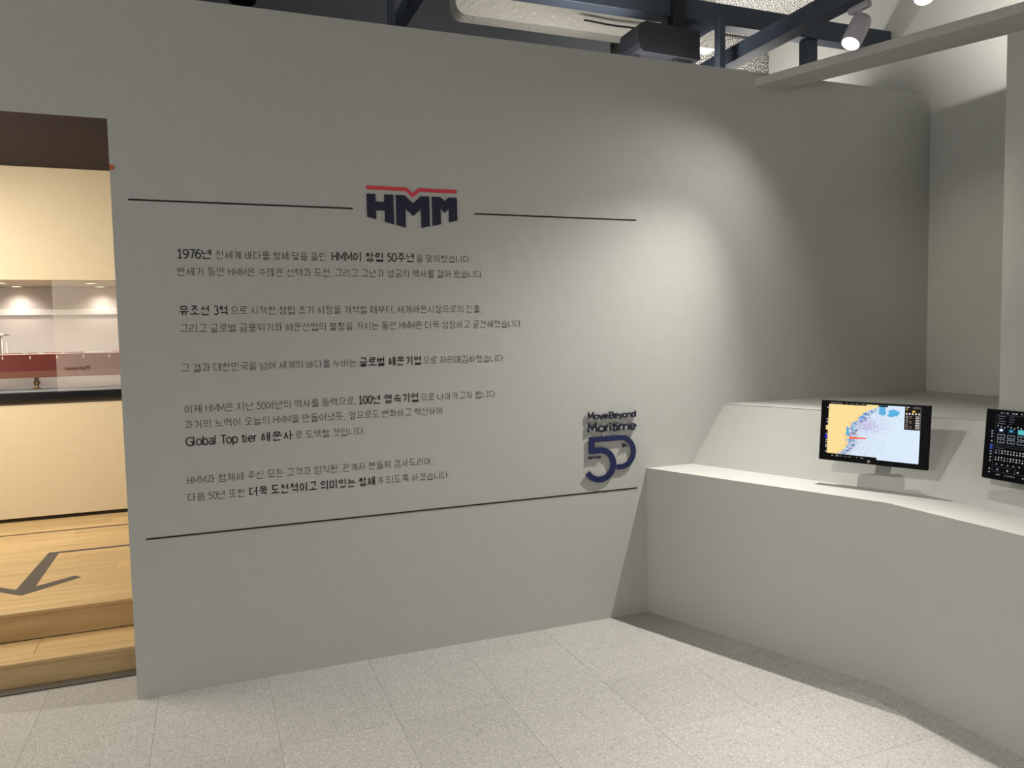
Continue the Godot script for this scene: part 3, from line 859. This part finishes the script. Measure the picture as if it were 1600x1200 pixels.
func anniversary() -> void:
	var o := thing("anniversary_sign", "navy raised fiftieth anniversary sign with a two line slogan, left of the console", "sign", Vector3(1.99, 0.74, 0))
	var z0 := 0.006; var z1 := 0.0125
	# figures
	var zero := PackedVector2Array([Vector2(1.8495, 0.9785), Vector2(2.04, 0.9785)])
	zero.append_array(arc(2.04, 0.900, 0.0775, 0.0785, 90, -90))
	zero.append(Vector2(2.0145, 0.8215))
	var st := st_new()
	ribbon(st, zero, 0.0275, z0, z1)
	part("figure", st, M.navy, o, "rounded figure that forms the zero of 50")
	var five := PackedVector2Array([Vector2(1.8655, 0.9647), Vector2(1.8655, 0.9195), Vector2(1.905, 0.9195)])
	five.append_array(arc(1.9125, 0.8415, 0.082, 0.078, 88, -152, 36))
	st = st_new()
	ribbon(st, five, 0.0315, z0, z1)
	part("figure", st, M.navy, o, "figure 5 of 50")
	# slogan letters, drawn with round strokes in x-heights
	var g := {
		"M": [1.42, "0 0,.06 1.36,.56 .45,1.06 1.36,1.12 0"], "o": [1.08, "@.44 .45 .44 .45 0 360"], "v": [.98, "0 .9,.4 0,.8 .9"], "e": [1.06, "0 .46,.84 .46;@.43 .45 .43 .45 0 315"],
		"B": [1.10, "0 0,0 1.36,.5 1.36;@.5 1.04 .32 .32 90 -90;.0 .72,.55 .72;@.55 .36 .36 .36 90 -90;.55 0,0 0"], "y": [.98, "0 .9,.4 .05;.8 .9,.22 -.42"], "n": [1.02, "0 0,0 .9;@.4 .5 .4 .4 180 0;.8 .5,.8 0"],
		"d": [1.06, "@.43 .45 .43 .45 0 360;.86 0,.86 1.4"], "a": [1.06, "@.43 .45 .43 .45 0 360;.86 0,.86 .9"], "r": [.66, "0 0,0 .9;@.38 .48 .38 .42 180 85"], "i": [.34, "0 0,0 .9;0 1.14,0 1.32"], "t": [.64, ".2 1.25,.2 .2,.26 0,.5 0;0 .9,.5 .9"],
		"m": [1.56, "0 0,0 .9;@.33 .54 .33 .36 180 0;.66 .54,.66 0;@.99 .54 .33 .36 180 0;1.32 .54,1.32 0"], "h": [1.02, "0 0,0 1.4;@.4 .5 .4 .4 180 0;.8 .5,.8 0"], ".": [.3, "0 0,0 .16"], " ": [.36, ""]}
	for q: Array in [["Move", 1.848, 1.963, 1.0888, 0.0218, 0.0073], ["Beyond", 1.9745, 2.1315, 1.0875, 0.0222, 0.0073], ["Maritime", 1.848, 2.1345, 1.0185, 0.0320, 0.0090], ["anniv.", 1.8465, 1.9235, 0.8775, 0.0125, 0.0034], ["th", 2.0484, 2.0762, 0.9265, 0.0145, 0.0036]]:
		var adv := 0.0
		for c: String in q[0]: adv += g[c][0]
		var sx: float = (q[2] - q[1]) / (adv - 0.16)
		var x: float = q[1]
		for c: String in q[0]:
			st = st_new()
			for l: PackedVector2Array in strokes(g[c][1]):
				var p := PackedVector2Array()
				for v in l: p.append(Vector2(x + v.x * sx, q[3] + v.y * q[4]))
				ribbon(st, p, q[5], z0, z1)
			x += g[c][0] * sx
			part("letter", st, M.navy_dark, o)

# ------------------------------------------------------------------ monitors
func rect(im: Image, u0: float, v0: float, u1: float, v1: float, c: Color) -> void:
	var w := im.get_width(); var h := im.get_height()
	im.fill_rect(Rect2i(int(u0 * w), int(v0 * h), maxi(1, int((u1 - u0) * w)), maxi(1, int((v1 - v0) * h))), c)

func chart_image() -> Image:
	var im := Image.create(720, 424, false, Image.FORMAT_RGBA8)
	var r := RandomNumberGenerator.new(); r.seed = 77
	im.fill(Color(0.01, 0.01, 0.015))
	var sea := Color(0.86, 0.925, 0.985); var land := Color(0.985, 0.875, 0.60)
	var coast := [[0.02, 0.56], [0.06, 0.54], [0.11, 0.47], [0.16, 0.42], [0.22, 0.385], [0.30, 0.36], [0.36, 0.30], [0.42, 0.275], [0.55, 0.27], [0.60, 0.28], [0.66, 0.27], [0.74, 0.28], [0.80, 0.25], [0.85, 0.215], [0.90, 0.18], [0.95, 0.12]]
	var n := FastNoiseLite.new(); n.seed = 2; n.frequency = 0.03
	var edge := func(v: float) -> float:
		for i in coast.size() - 1:
			if v <= coast[i + 1][0]: return lerpf(coast[i][1], coast[i + 1][1], clampf((v - coast[i][0]) / (coast[i + 1][0] - coast[i][0]), 0, 1))
		return 0.12
	for y in 424:
		var v := y / 424.0
		if v < 0.025 or v > 0.935: continue
		var e: float = edge.call(v)
		for x in range(int(0.072 * 720), int(0.93 * 720)):
			var u := x / 720.0
			var wob := n.get_noise_2d(x, y) * 0.03
			var c := land if u < e + wob else sea
			if c == sea and u - e < 0.07 and n.get_noise_2d(x * 1.4 + 300, y * 1.4) > 0.08: c = Color(0.35, 0.70, 0.88)
			im.set_pixel(x, y, c)
	# shoals, contours and soundings
	for q: Array in [[0.585, 0.12, 0.035, 0.075], [0.69, 0.14, 0.05, 0.055], [0.665, 0.18, 0.03, 0.03], [0.265, 0.50, 0.012, 0.09], [0.43, 0.19, 0.03, 0.018], [0.40, 0.24, 0.022, 0.022]]:
		for y in 424:
			for x in range(50, 660):
				var d := Vector2((x / 720.0 - q[0]) / q[2], (y / 424.0 - q[1]) / q[3]).length() + n.get_noise_2d(x * 2, y * 2) * 0.5
				if d < 1.0: im.set_pixel(x, y, Color(0.33, 0.70, 0.90))
	for i in 4200:
		var v := r.randf_range(0.06, 0.93)
		var u: float = edge.call(v) + 0.02 + absf(r.randfn(0, 0.22))
		if u > 0.92 or (u > 0.78 and v < 0.40): continue
		var g := r.randf_range(0.42, 0.80)
		rect(im, u, v, u + r.randf_range(0.001, 0.006), v + 0.002, Color(g, g * 0.98, g + 0.08))
	for i in 650:
		var v := r.randf_range(0.12, 0.90)
		var u: float = edge.call(v) + r.randfn(0.03, 0.03)
		var c: Color = [Color(0.25, 0.25, 0.3), Color(0.75, 0.45, 0.75), Color(0.2, 0.3, 0.75), Color(0.85, 0.35, 0.3), Color(0.3, 0.3, 0.3)][r.randi_range(0, 4)]
		rect(im, u, v, u + r.randf_range(0.003, 0.028), v + 0.004, c)
	for i in 800:
		var u := r.randfn(0.44, 0.09); var v := r.randfn(0.38, 0.06)
		if u < 0.36: continue
		rect(im, u, v, u + r.randf_range(0.004, 0.02), v + 0.004, Color(0.70, 0.62, 0.82))
	for i in 60:
		var t := i / 60.0
		rect(im, 0.365 - 0.04 * t, 0.44 + 0.10 * t, 0.37 - 0.04 * t, 0.455 + 0.10 * t, Color(0.15, 0.1, 0.2))
	for i in 40: rect(im, 0.29 + i * 0.004, 0.60 - 0.0003 * i - 0.015 * (1 - i / 40.0), 0.296 + i * 0.004, 0.60 + 0.02 * (1 - i / 40.0) + 0.006, Color(0.98, 0.42, 0.30))
	# black bars with small marks
	rect(im, 0.072, 0.0, 0.44, 0.05, Color(0.02, 0.02, 0.02)); rect(im, 0.55, 0.03, 0.635, 0.055, Color(0.02, 0.02, 0.02))
	rect(im, 0.05, 0.90, 0.555, 0.96, Color(0.02, 0.02, 0.02))
	for i in 26:
		var u := 0.08 + i * 0.0135
		if r.randf() < 0.7: rect(im, u, 0.022, u + r.randf_range(0.004, 0.011), 0.034, Color(0.75, 0.75, 0.72))
		if r.randf() < 0.6: rect(im, u + 0.03, 0.925, u + 0.03 + r.randf_range(0.004, 0.012), 0.943, Color(0.8, 0.75, 0.7))
	rect(im, 0.05, 0.42, 0.085, 0.50, land)
	for v: float in [0.10, 0.30, 0.35, 0.56, 0.66, 0.70, 0.75, 0.78, 0.86]: rect(im, 0.055, v, 0.068, v + 0.025, Color(0.75, 0.75, 0.8))
	rect(im, 0.045, 0.595, 0.07, 0.64, Color(0.15, 0.15, 0.9))
	rect(im, 0.79, 0.02, 0.93, 0.40, Color(0.10, 0.06, 0.05))
	rect(im, 0.80, 0.03, 0.83, 0.045, Color(0.8, 0.8, 0.9)); rect(im, 0.86, 0.025, 0.93, 0.06, Color(0.35, 0.33, 0.31))
	rect(im, 0.80, 0.06, 0.815, 0.08, Color(0.95, 0.8, 0.3)); rect(im, 0.855, 0.085, 0.88, 0.115, Color(0.95, 0.8, 0.3))
	for i in 5: rect(im, 0.80 + i * 0.027, 0.125, 0.814 + i * 0.027, 0.155, Color(0.92, 0.90, 0.88))
	for k in 8:
		var v := 0.175 + k * 0.027
		rect(im, 0.80, v, 0.82, v + 0.01, Color(0.7, 0.68, 0.66))
		if k % 3 != 2: rect(im, 0.83, v, 0.855, v + 0.01, Color(0.55, 0.5, 0.48))
		rect(im, 0.885, v, 0.922, v + 0.012, Color(0.9, 0.88, 0.86))
	return im

func conning_image() -> Image:
	var im := Image.create(720, 424, false, Image.FORMAT_RGBA8)
	var r := RandomNumberGenerator.new(); r.seed = 21
	im.fill(Color(0.012, 0.016, 0.028))
	var line := Color(0.45, 0.48, 0.52)
	for x0: float in [0.085, 0.40, 0.70]:
		for q: Array in [[0.06, 0.50], [0.53, 0.90]]:
			var u1 := x0 + 0.29
			rect(im, x0, q[0], u1, q[0] + 0.004, line); rect(im, x0, q[1], u1, q[1] + 0.004, line)
			rect(im, x0, q[0], x0 + 0.0025, q[1], line); rect(im, u1, q[0], u1 + 0.0025, q[1] + 0.004, line)
		for i in 4:
			rect(im, x0 + 0.02, 0.08 + i * 0.035, x0 + 0.02 + r.randf_range(0.02, 0.07), 0.09 + i * 0.035, Color(0.42, 0.44, 0.46))
			rect(im, x0 + 0.12, 0.08 + i * 0.035, x0 + 0.12 + r.randf_range(0.02, 0.06), 0.09 + i * 0.035, Color(0.38, 0.40, 0.42))
		for i in 9: rect(im, x0 + 0.02 + i * 0.029, 0.215 + (i % 3) * 0.012, x0 + 0.031 + i * 0.029, 0.235 + (i % 3) * 0.012, Color(0.75, 0.77, 0.78))
		for i in 3:
			var u := x0 + 0.025 + i * 0.088
			rect(im, u, 0.255, u + 0.065, 0.325, [Color(0.06, 0.12, 0.22), Color(0.05, 0.16, 0.2), Color(0.35, 0.78, 0.80)][i])
			if i < 2: rect(im, u + 0.015, 0.27, u + 0.045, 0.305, [Color(0.9, 0.95, 1.0), Color(0.3, 0.62, 0.75)][i])
			for k in 2:
				var v := 0.345 + k * 0.072
				rect(im, u, v, u + 0.068, v + 0.058, Color(0.55, 0.57, 0.60)); rect(im, u + 0.005, v + 0.009, u + 0.063, v + 0.049, Color(0.02, 0.025, 0.035))
				rect(im, u + 0.026, v + 0.022, u + 0.04, v + 0.036, Color(0.4, 0.42, 0.45))
		for row: float in [0.58, 0.615, 0.68, 0.715]:
			for i in 10: rect(im, x0 + 0.02 + i * 0.026, row, x0 + 0.032 + i * 0.026, row + 0.02, Color(0.78, 0.80, 0.78) if r.randf() < 0.7 else Color(0.5, 0.52, 0.52))
		rect(im, x0 + 0.02, 0.55, x0 + 0.10, 0.556, line)
		for i in 5: rect(im, x0 + 0.03 + i * 0.05, 0.785, x0 + 0.045 + i * 0.05, 0.80, Color(0.7, 0.72, 0.74))
		rect(im, x0 + 0.02, 0.83, x0 + 0.18, 0.834, line); rect(im, x0 + 0.2, 0.82, x0 + 0.203, 0.90, line)
		for i in 3: rect(im, x0 + 0.04 + i * 0.09, 0.86, x0 + 0.056 + i * 0.09, 0.88, Color(0.75, 0.77, 0.79))
	for i in 34:
		if r.randf() < 0.72: rect(im, 0.075 + i * 0.025, 0.028, 0.075 + i * 0.025 + r.randf_range(0.008, 0.021), 0.042, Color(0.80, 0.82, 0.84))
		if r.randf() < 0.5: rect(im, 0.075 + i * 0.025, 0.935, 0.075 + i * 0.025 + r.randf_range(0.008, 0.021), 0.95, Color(0.62, 0.64, 0.66))
	for v: float in [0.30, 0.34, 0.38, 0.45, 0.60, 0.64, 0.69, 0.74, 0.86, 0.91]: rect(im, 0.055, v, 0.07, v + 0.02, Color(0.65, 0.68, 0.72))
	rect(im, 0.05, 0.50, 0.075, 0.58, Color(0.2, 0.3, 0.6))
	return im

func monitor(label: String, tl: Vector3, across: Vector3, down: Vector3, w: float, h: float, im: Image, e: float, arm_to: Vector3) -> void:
	across = across.normalized()
	down = (down - across * down.dot(across)).normalized()
	var n := down.cross(across).normalized()
	if n.x > 0: n = -n
	var c := tl + across * w / 2.0 + down * h
	var o := thing("monitor", label, "monitor", c, "monitors on the console")
	off = Vector3.ZERO
	var bs := Basis(across, -down, n)
	var st := st_new()
	box(st, Vector3(-w / 2, 0, -0.022), Vector3(w / 2, h, 0), 0.003, bs)
	part("housing", st, M.bezel, o)
	st = st_new()
	box(st, Vector3(-w * 0.36, h * 0.18, -0.045), Vector3(w * 0.36, h * 0.9, -0.021), 0.012, bs)
	part("rear_cover", st, M.bezel, o)
	st = st_new()
	var q := [Vector3(-w / 2 + 0.004, h - 0.004, 0.0003), Vector3(w / 2 - 0.004, h - 0.004, 0.0003), Vector3(w / 2 - 0.004, 0.006, 0.0003), Vector3(-w / 2 + 0.004, 0.006, 0.0003)]
	var uv := [Vector2(0, 0), Vector2(1, 0), Vector2(1, 1), Vector2(0, 1)]
	for k: int in [0, 1, 2, 0, 2, 3]:
		st.set_normal(n); st.set_uv(uv[k]); st.add_vertex(bs * q[k])
	var m := flat(Color(0.01, 0.01, 0.012), 0.4)
	m.metallic_specular = 0.2
	m.emission_enabled = true; m.emission = Color.WHITE; m.emission_operator = BaseMaterial3D.EMISSION_OP_MULTIPLY
	m.emission_texture = ImageTexture.create_from_image(im); m.emission_energy_multiplier = e
	part("screen", st, m, o, "lit screen")
	# round badge on the lower bezel
	st = st_new()
	lathe(st, [Vector2(0.0, 0.0022), Vector2(0.0062, 0.0022), Vector2(0.0066, 0.0012), Vector2(0.0066, 0.0)], 24, bs * Basis(Vector3(1, 0, 0), Vector3(0, 0, 1), Vector3(0, -1, 0)), bs * Vector3(-0.008, 0.0125, 0.0008))
	var badge := part("badge", st, M.metal, o, "small round silver badge")
	st = st_new()
	for s in strokes("-.5 -.55,-.1 1;-.32 .1,.0 .32,.1 .1,-.05 -.55;.2 -1,.55 .35;.5 .2,.8 .3,.85 0,.6 -.5,.3 -.45"):
		var l := PackedVector2Array()
		for p: Vector2 in s: l.append(Vector2(-0.009, 0.0127) + p * 0.0042)
		var s2 := st_new()
		ribbon(s2, l, 0.0011, 0.0, 0.0)
		var arr := s2.commit_to_arrays()
		for v: Vector3 in arr[Mesh.ARRAY_VERTEX]:
			st.set_normal(n); st.set_uv(Vector2.ZERO); st.add_vertex(bs * (v + Vector3(0, 0, 0.0033)))
	part("emblem", st, M.black, badge)
	# mount block behind the rear cover, made wide for the shadow it casts
	st = st_new()
	box(st, Vector3(-0.09, h * 0.30, -0.075), Vector3(0.09, h * 0.62, -0.044), 0.006, bs)
	off = c
	tube(st, [c - down * h * 0.45 - n * 0.07, arm_to], 0.03, 10)
	part("mount_arm", st, M.black, o)

func screens() -> void:
	monitor("monitor showing a colourful sea chart with tan land, left on the sloping console", Vector3(2.741, 1.199, 0.717), Vector3(0.391, -0.005, 0.92), Vector3(-0.085, -0.996, 0.034), 0.483, 0.285, chart_image(), 1.0, Vector3(2.98, 1.0, 0.93))
	monitor("dark instrument monitor cut off by the right edge of the picture", Vector3(2.975, 1.201, 1.388), Vector3(0, 0, 1), Vector3(-0.085, -0.996, 0), 0.483, 0.285, conning_image(), 0.9, Vector3(3.12, 1.02, 1.63))

# ------------------------------------------------------------------ above the wall
func beam(called: String, label: String, category: String, lo: Vector3, hi: Vector3, group: String) -> void:
	off = Vector3((lo.x + hi.x) / 2, lo.y, (lo.z + hi.z) / 2)
	var st := st_new()
	box(st, lo, hi, 0.004)
	solo(called, st, M.beam, label, category, off, group)

func overhead() -> void:
	beam("lighting_track", "dark overhead track carrying the two lit spotlights, running toward the viewer", "track", Vector3(3.01, 3.15, -1.2), Vector3(3.12, 3.24, 3.2), "dark overhead tracks")
	beam("lighting_track", "dark overhead track left of the silver duct, seen as a slanting bar at the top", "track", Vector3(0.985, 3.15, -1.4), Vector3(1.045, 3.22, 3.2), "dark overhead tracks")
	beam("ceiling_beam", "long dark beam crossing behind the spotlights above the silver duct", "beam", Vector3(0.8, 3.35, -0.40), Vector3(4.26, 3.47, -0.30), "dark ceiling beams")
	beam("ceiling_beam", "short dark beam slanting up beside the black projector", "beam", Vector3(2.78, 3.36, -1.2), Vector3(2.95, 3.5, -0.405), "dark ceiling beams")
	beam("ceiling_post", "dark upright post on the wall top right of the black projector", "post", Vector3(2.855, 2.86, -0.28), Vector3(2.90, 3.348, -0.23), "dark upright posts")
	beam("ceiling_post", "thin dark upright post on the wall top left of the silver duct", "post", Vector3(0.87, 2.86, -0.12), Vector3(0.90, 3.9, -0.08), "dark upright posts")
	beam("ceiling_post", "dark upright post behind the sloping beam left of the lit spotlight", "post", Vector3(3.57, 2.86, -0.38), Vector3(3.66, 3.348, -0.31), "dark upright posts")
	# duct
	var o := thing("air_duct", "pale foil-wrapped ventilation duct lying behind the wall top", "duct", Vector3(2.3, 3.47, -1.2))
	var st := st_new()
	var y0 := 3.495; var y1 := 3.86; var zf := -1.0; var zb := -1.12
	var pf := PackedVector2Array()
	pf.append_array(arc(1.57, y0 + 0.07, 0.07, 0.07, 180, 270, 8))
	pf.append_array(PackedVector2Array([Vector2(3.4, y0), Vector2(3.4, y1)]))
	pf.append_array(arc(1.57, y1 - 0.07, 0.07, 0.07, 90, 180, 8))
	prism(st, pf, xyz, zb, zf)
	part("jacket", st, M.foil, o)
	var r := RandomNumberGenerator.new(); r.seed = 3
	for k in 39:
		var x := 1.62 + (k / 3) * 0.13 + r.randf_range(-0.01, 0.01)
		var y := y0 + 0.07 + (k % 3) * 0.09
		var s := off
		off = Vector3.ZERO
		st = st_new()
		lathe(st, [Vector2(0.011, 0.0), Vector2(0.011, 0.003), Vector2(0.003, 0.005), Vector2(0.0, 0.006)], 8, Basis(Vector3.RIGHT, Vector3(0, 0, 1), Vector3(0, -1, 0)), Vector3(x, y, zf) - o.position)
		part("pin_washer", st, M.white, o)
		off = s
	# sagging cables
	var cabs := [
		[[Vector3(2.10, 3.622, -0.92), Vector3(2.487, 3.635, -0.92), Vector3(2.70, 3.632, -0.92), Vector3(3.03, 3.601, -0.92), Vector3(3.2, 3.62, -0.92)], "thickest black cable sagging in front of the silver duct"],
		[[Vector3(2.02, 3.63, -0.965), Vector3(2.27, 3.638, -0.965), Vector3(2.74, 3.655, -0.965), Vector3(3.05, 3.675, -0.965), Vector3(3.25, 3.69, -0.965)], "upper thin black cable just under the long beam by the silver duct"],
		[[Vector3(2.33, 3.53, -0.92), Vector3(2.52, 3.522, -0.92), Vector3(2.74, 3.525, -0.92), Vector3(2.95, 3.53, -0.92)], "lowest thin black cable running behind the black projector"]]
	for c: Array in cabs:
		var cv := Curve3D.new()
		for k in c[0].size():
			var tan_: Vector3 = (c[0][mini(k + 1, c[0].size() - 1)] - c[0][maxi(k - 1, 0)]) / 6.0
			cv.add_point(c[0][k], -tan_, tan_)
		off = c[0][0]
		var pts := []
		for i in 25: pts.append(cv.sample_baked(cv.get_baked_length() * i / 24.0, true))
		st = st_new(); tube(st, pts, 0.006, 6)
		solo("cable", st, M.black, c[1], "cable", off, "thin black cables by the duct")
	# projector
	o = thing("projector", "black projector with a rounded left end hanging above the wall top", "projector", Vector3(2.5, 3.08, -0.25))
	st = st_new()
	var pp := PackedVector2Array([Vector2(2.33, 3.095), Vector2(2.70, 3.085), Vector2(2.70, 3.245), Vector2(2.35, 3.262), Vector2(2.312, 3.245), Vector2(2.297, 3.20), Vector2(2.297, 3.14), Vector2(2.31, 3.11)])
	prism(st, pp, xyz, -0.42, -0.2)
	part("body", st, M.projector, o)
	st = st_new(); box(st, Vector3(2.575, 3.245, -0.34), Vector3(2.665, 3.9, -0.28), 0.004); part("ceiling_pole", st, M.projector, o)
	st = st_new(); box(st, Vector3(2.325, 2.98, -0.30), Vector3(2.345, 3.096, -0.26), 0.002); part("foot", st, M.projector, o)
	st = st_new(); box(st, Vector3(2.55, 3.06, -0.35), Vector3(2.66, 3.09, -0.22), 0.004); part("foot", st, M.projector, o)
	# black lamp head just showing over the wall
	off = Vector3.ZERO
	st = st_new()
	lathe(st, [Vector2(0.0, 0.0), Vector2(0.04, 0.004), Vector2(0.062, 0.02), Vector2(0.07, 0.05), Vector2(0.06, 0.16), Vector2(0.0, 0.17)], 24)
	solo("stage_lamp", st, M.black, "black lamp head peeping over the wall top at the upper left", "lamp", Vector3(0.225, 3.10, -0.3))
	# unseen uplights added to brighten the duct and the sprayed ceiling
	o = thing("added_uplight", "small added uplight behind the text wall, out of sight", "lamp", Vector3(2.2, 2.78, -0.16))
	off = Vector3.ZERO
	st = st_new(); box(st, Vector3(-0.5, 0, -0.04), Vector3(0.5, 0.05, 0.045), 0.004); part("body", st, M.white, o)
	st = st_new(); box(st, Vector3(-0.48, 0.049, -0.03), Vector3(0.48, 0.053, 0.03), 0.001); part("diffuser", st, M.soft_panel, o)
	area(o, Vector3(0, 0.07, 0), Vector2(0.96, 0.06), 1.1, Color(1, 0.98, 0.94), Vector3(0.0, 0.75, -0.66).normalized())
	o = thing("added_uplight", "small added uplight under the sprayed ceiling, out of sight behind the text wall", "lamp", Vector3(3.6, 2.78, -0.9))  # added to light the sprayed ceiling from below
	off = Vector3.ZERO
	st = st_new(); box(st, Vector3(-0.3, 0, -0.04), Vector3(0.3, 0.05, 0.045), 0.004); part("body", st, M.white, o)
	st = st_new(); box(st, Vector3(-0.28, 0.049, -0.03), Vector3(0.28, 0.053, 0.03), 0.001); part("diffuser", st, M.soft_panel, o)
	area(o, Vector3(0, 0.07, 0), Vector2(0.56, 0.06), 2.4, Color(1, 0.98, 0.95), Vector3(-0.2, 1.0, -0.3).normalized())
	off = Vector3(4.24, 3.34, 1.0)
	st = st_new(); box(st, Vector3(4.258, 3.33, 0.05), Vector3(4.2685, 3.35, 2.2), 0.003)
	var t3 := structure("trim_3", st, M.wall); t3.position = off
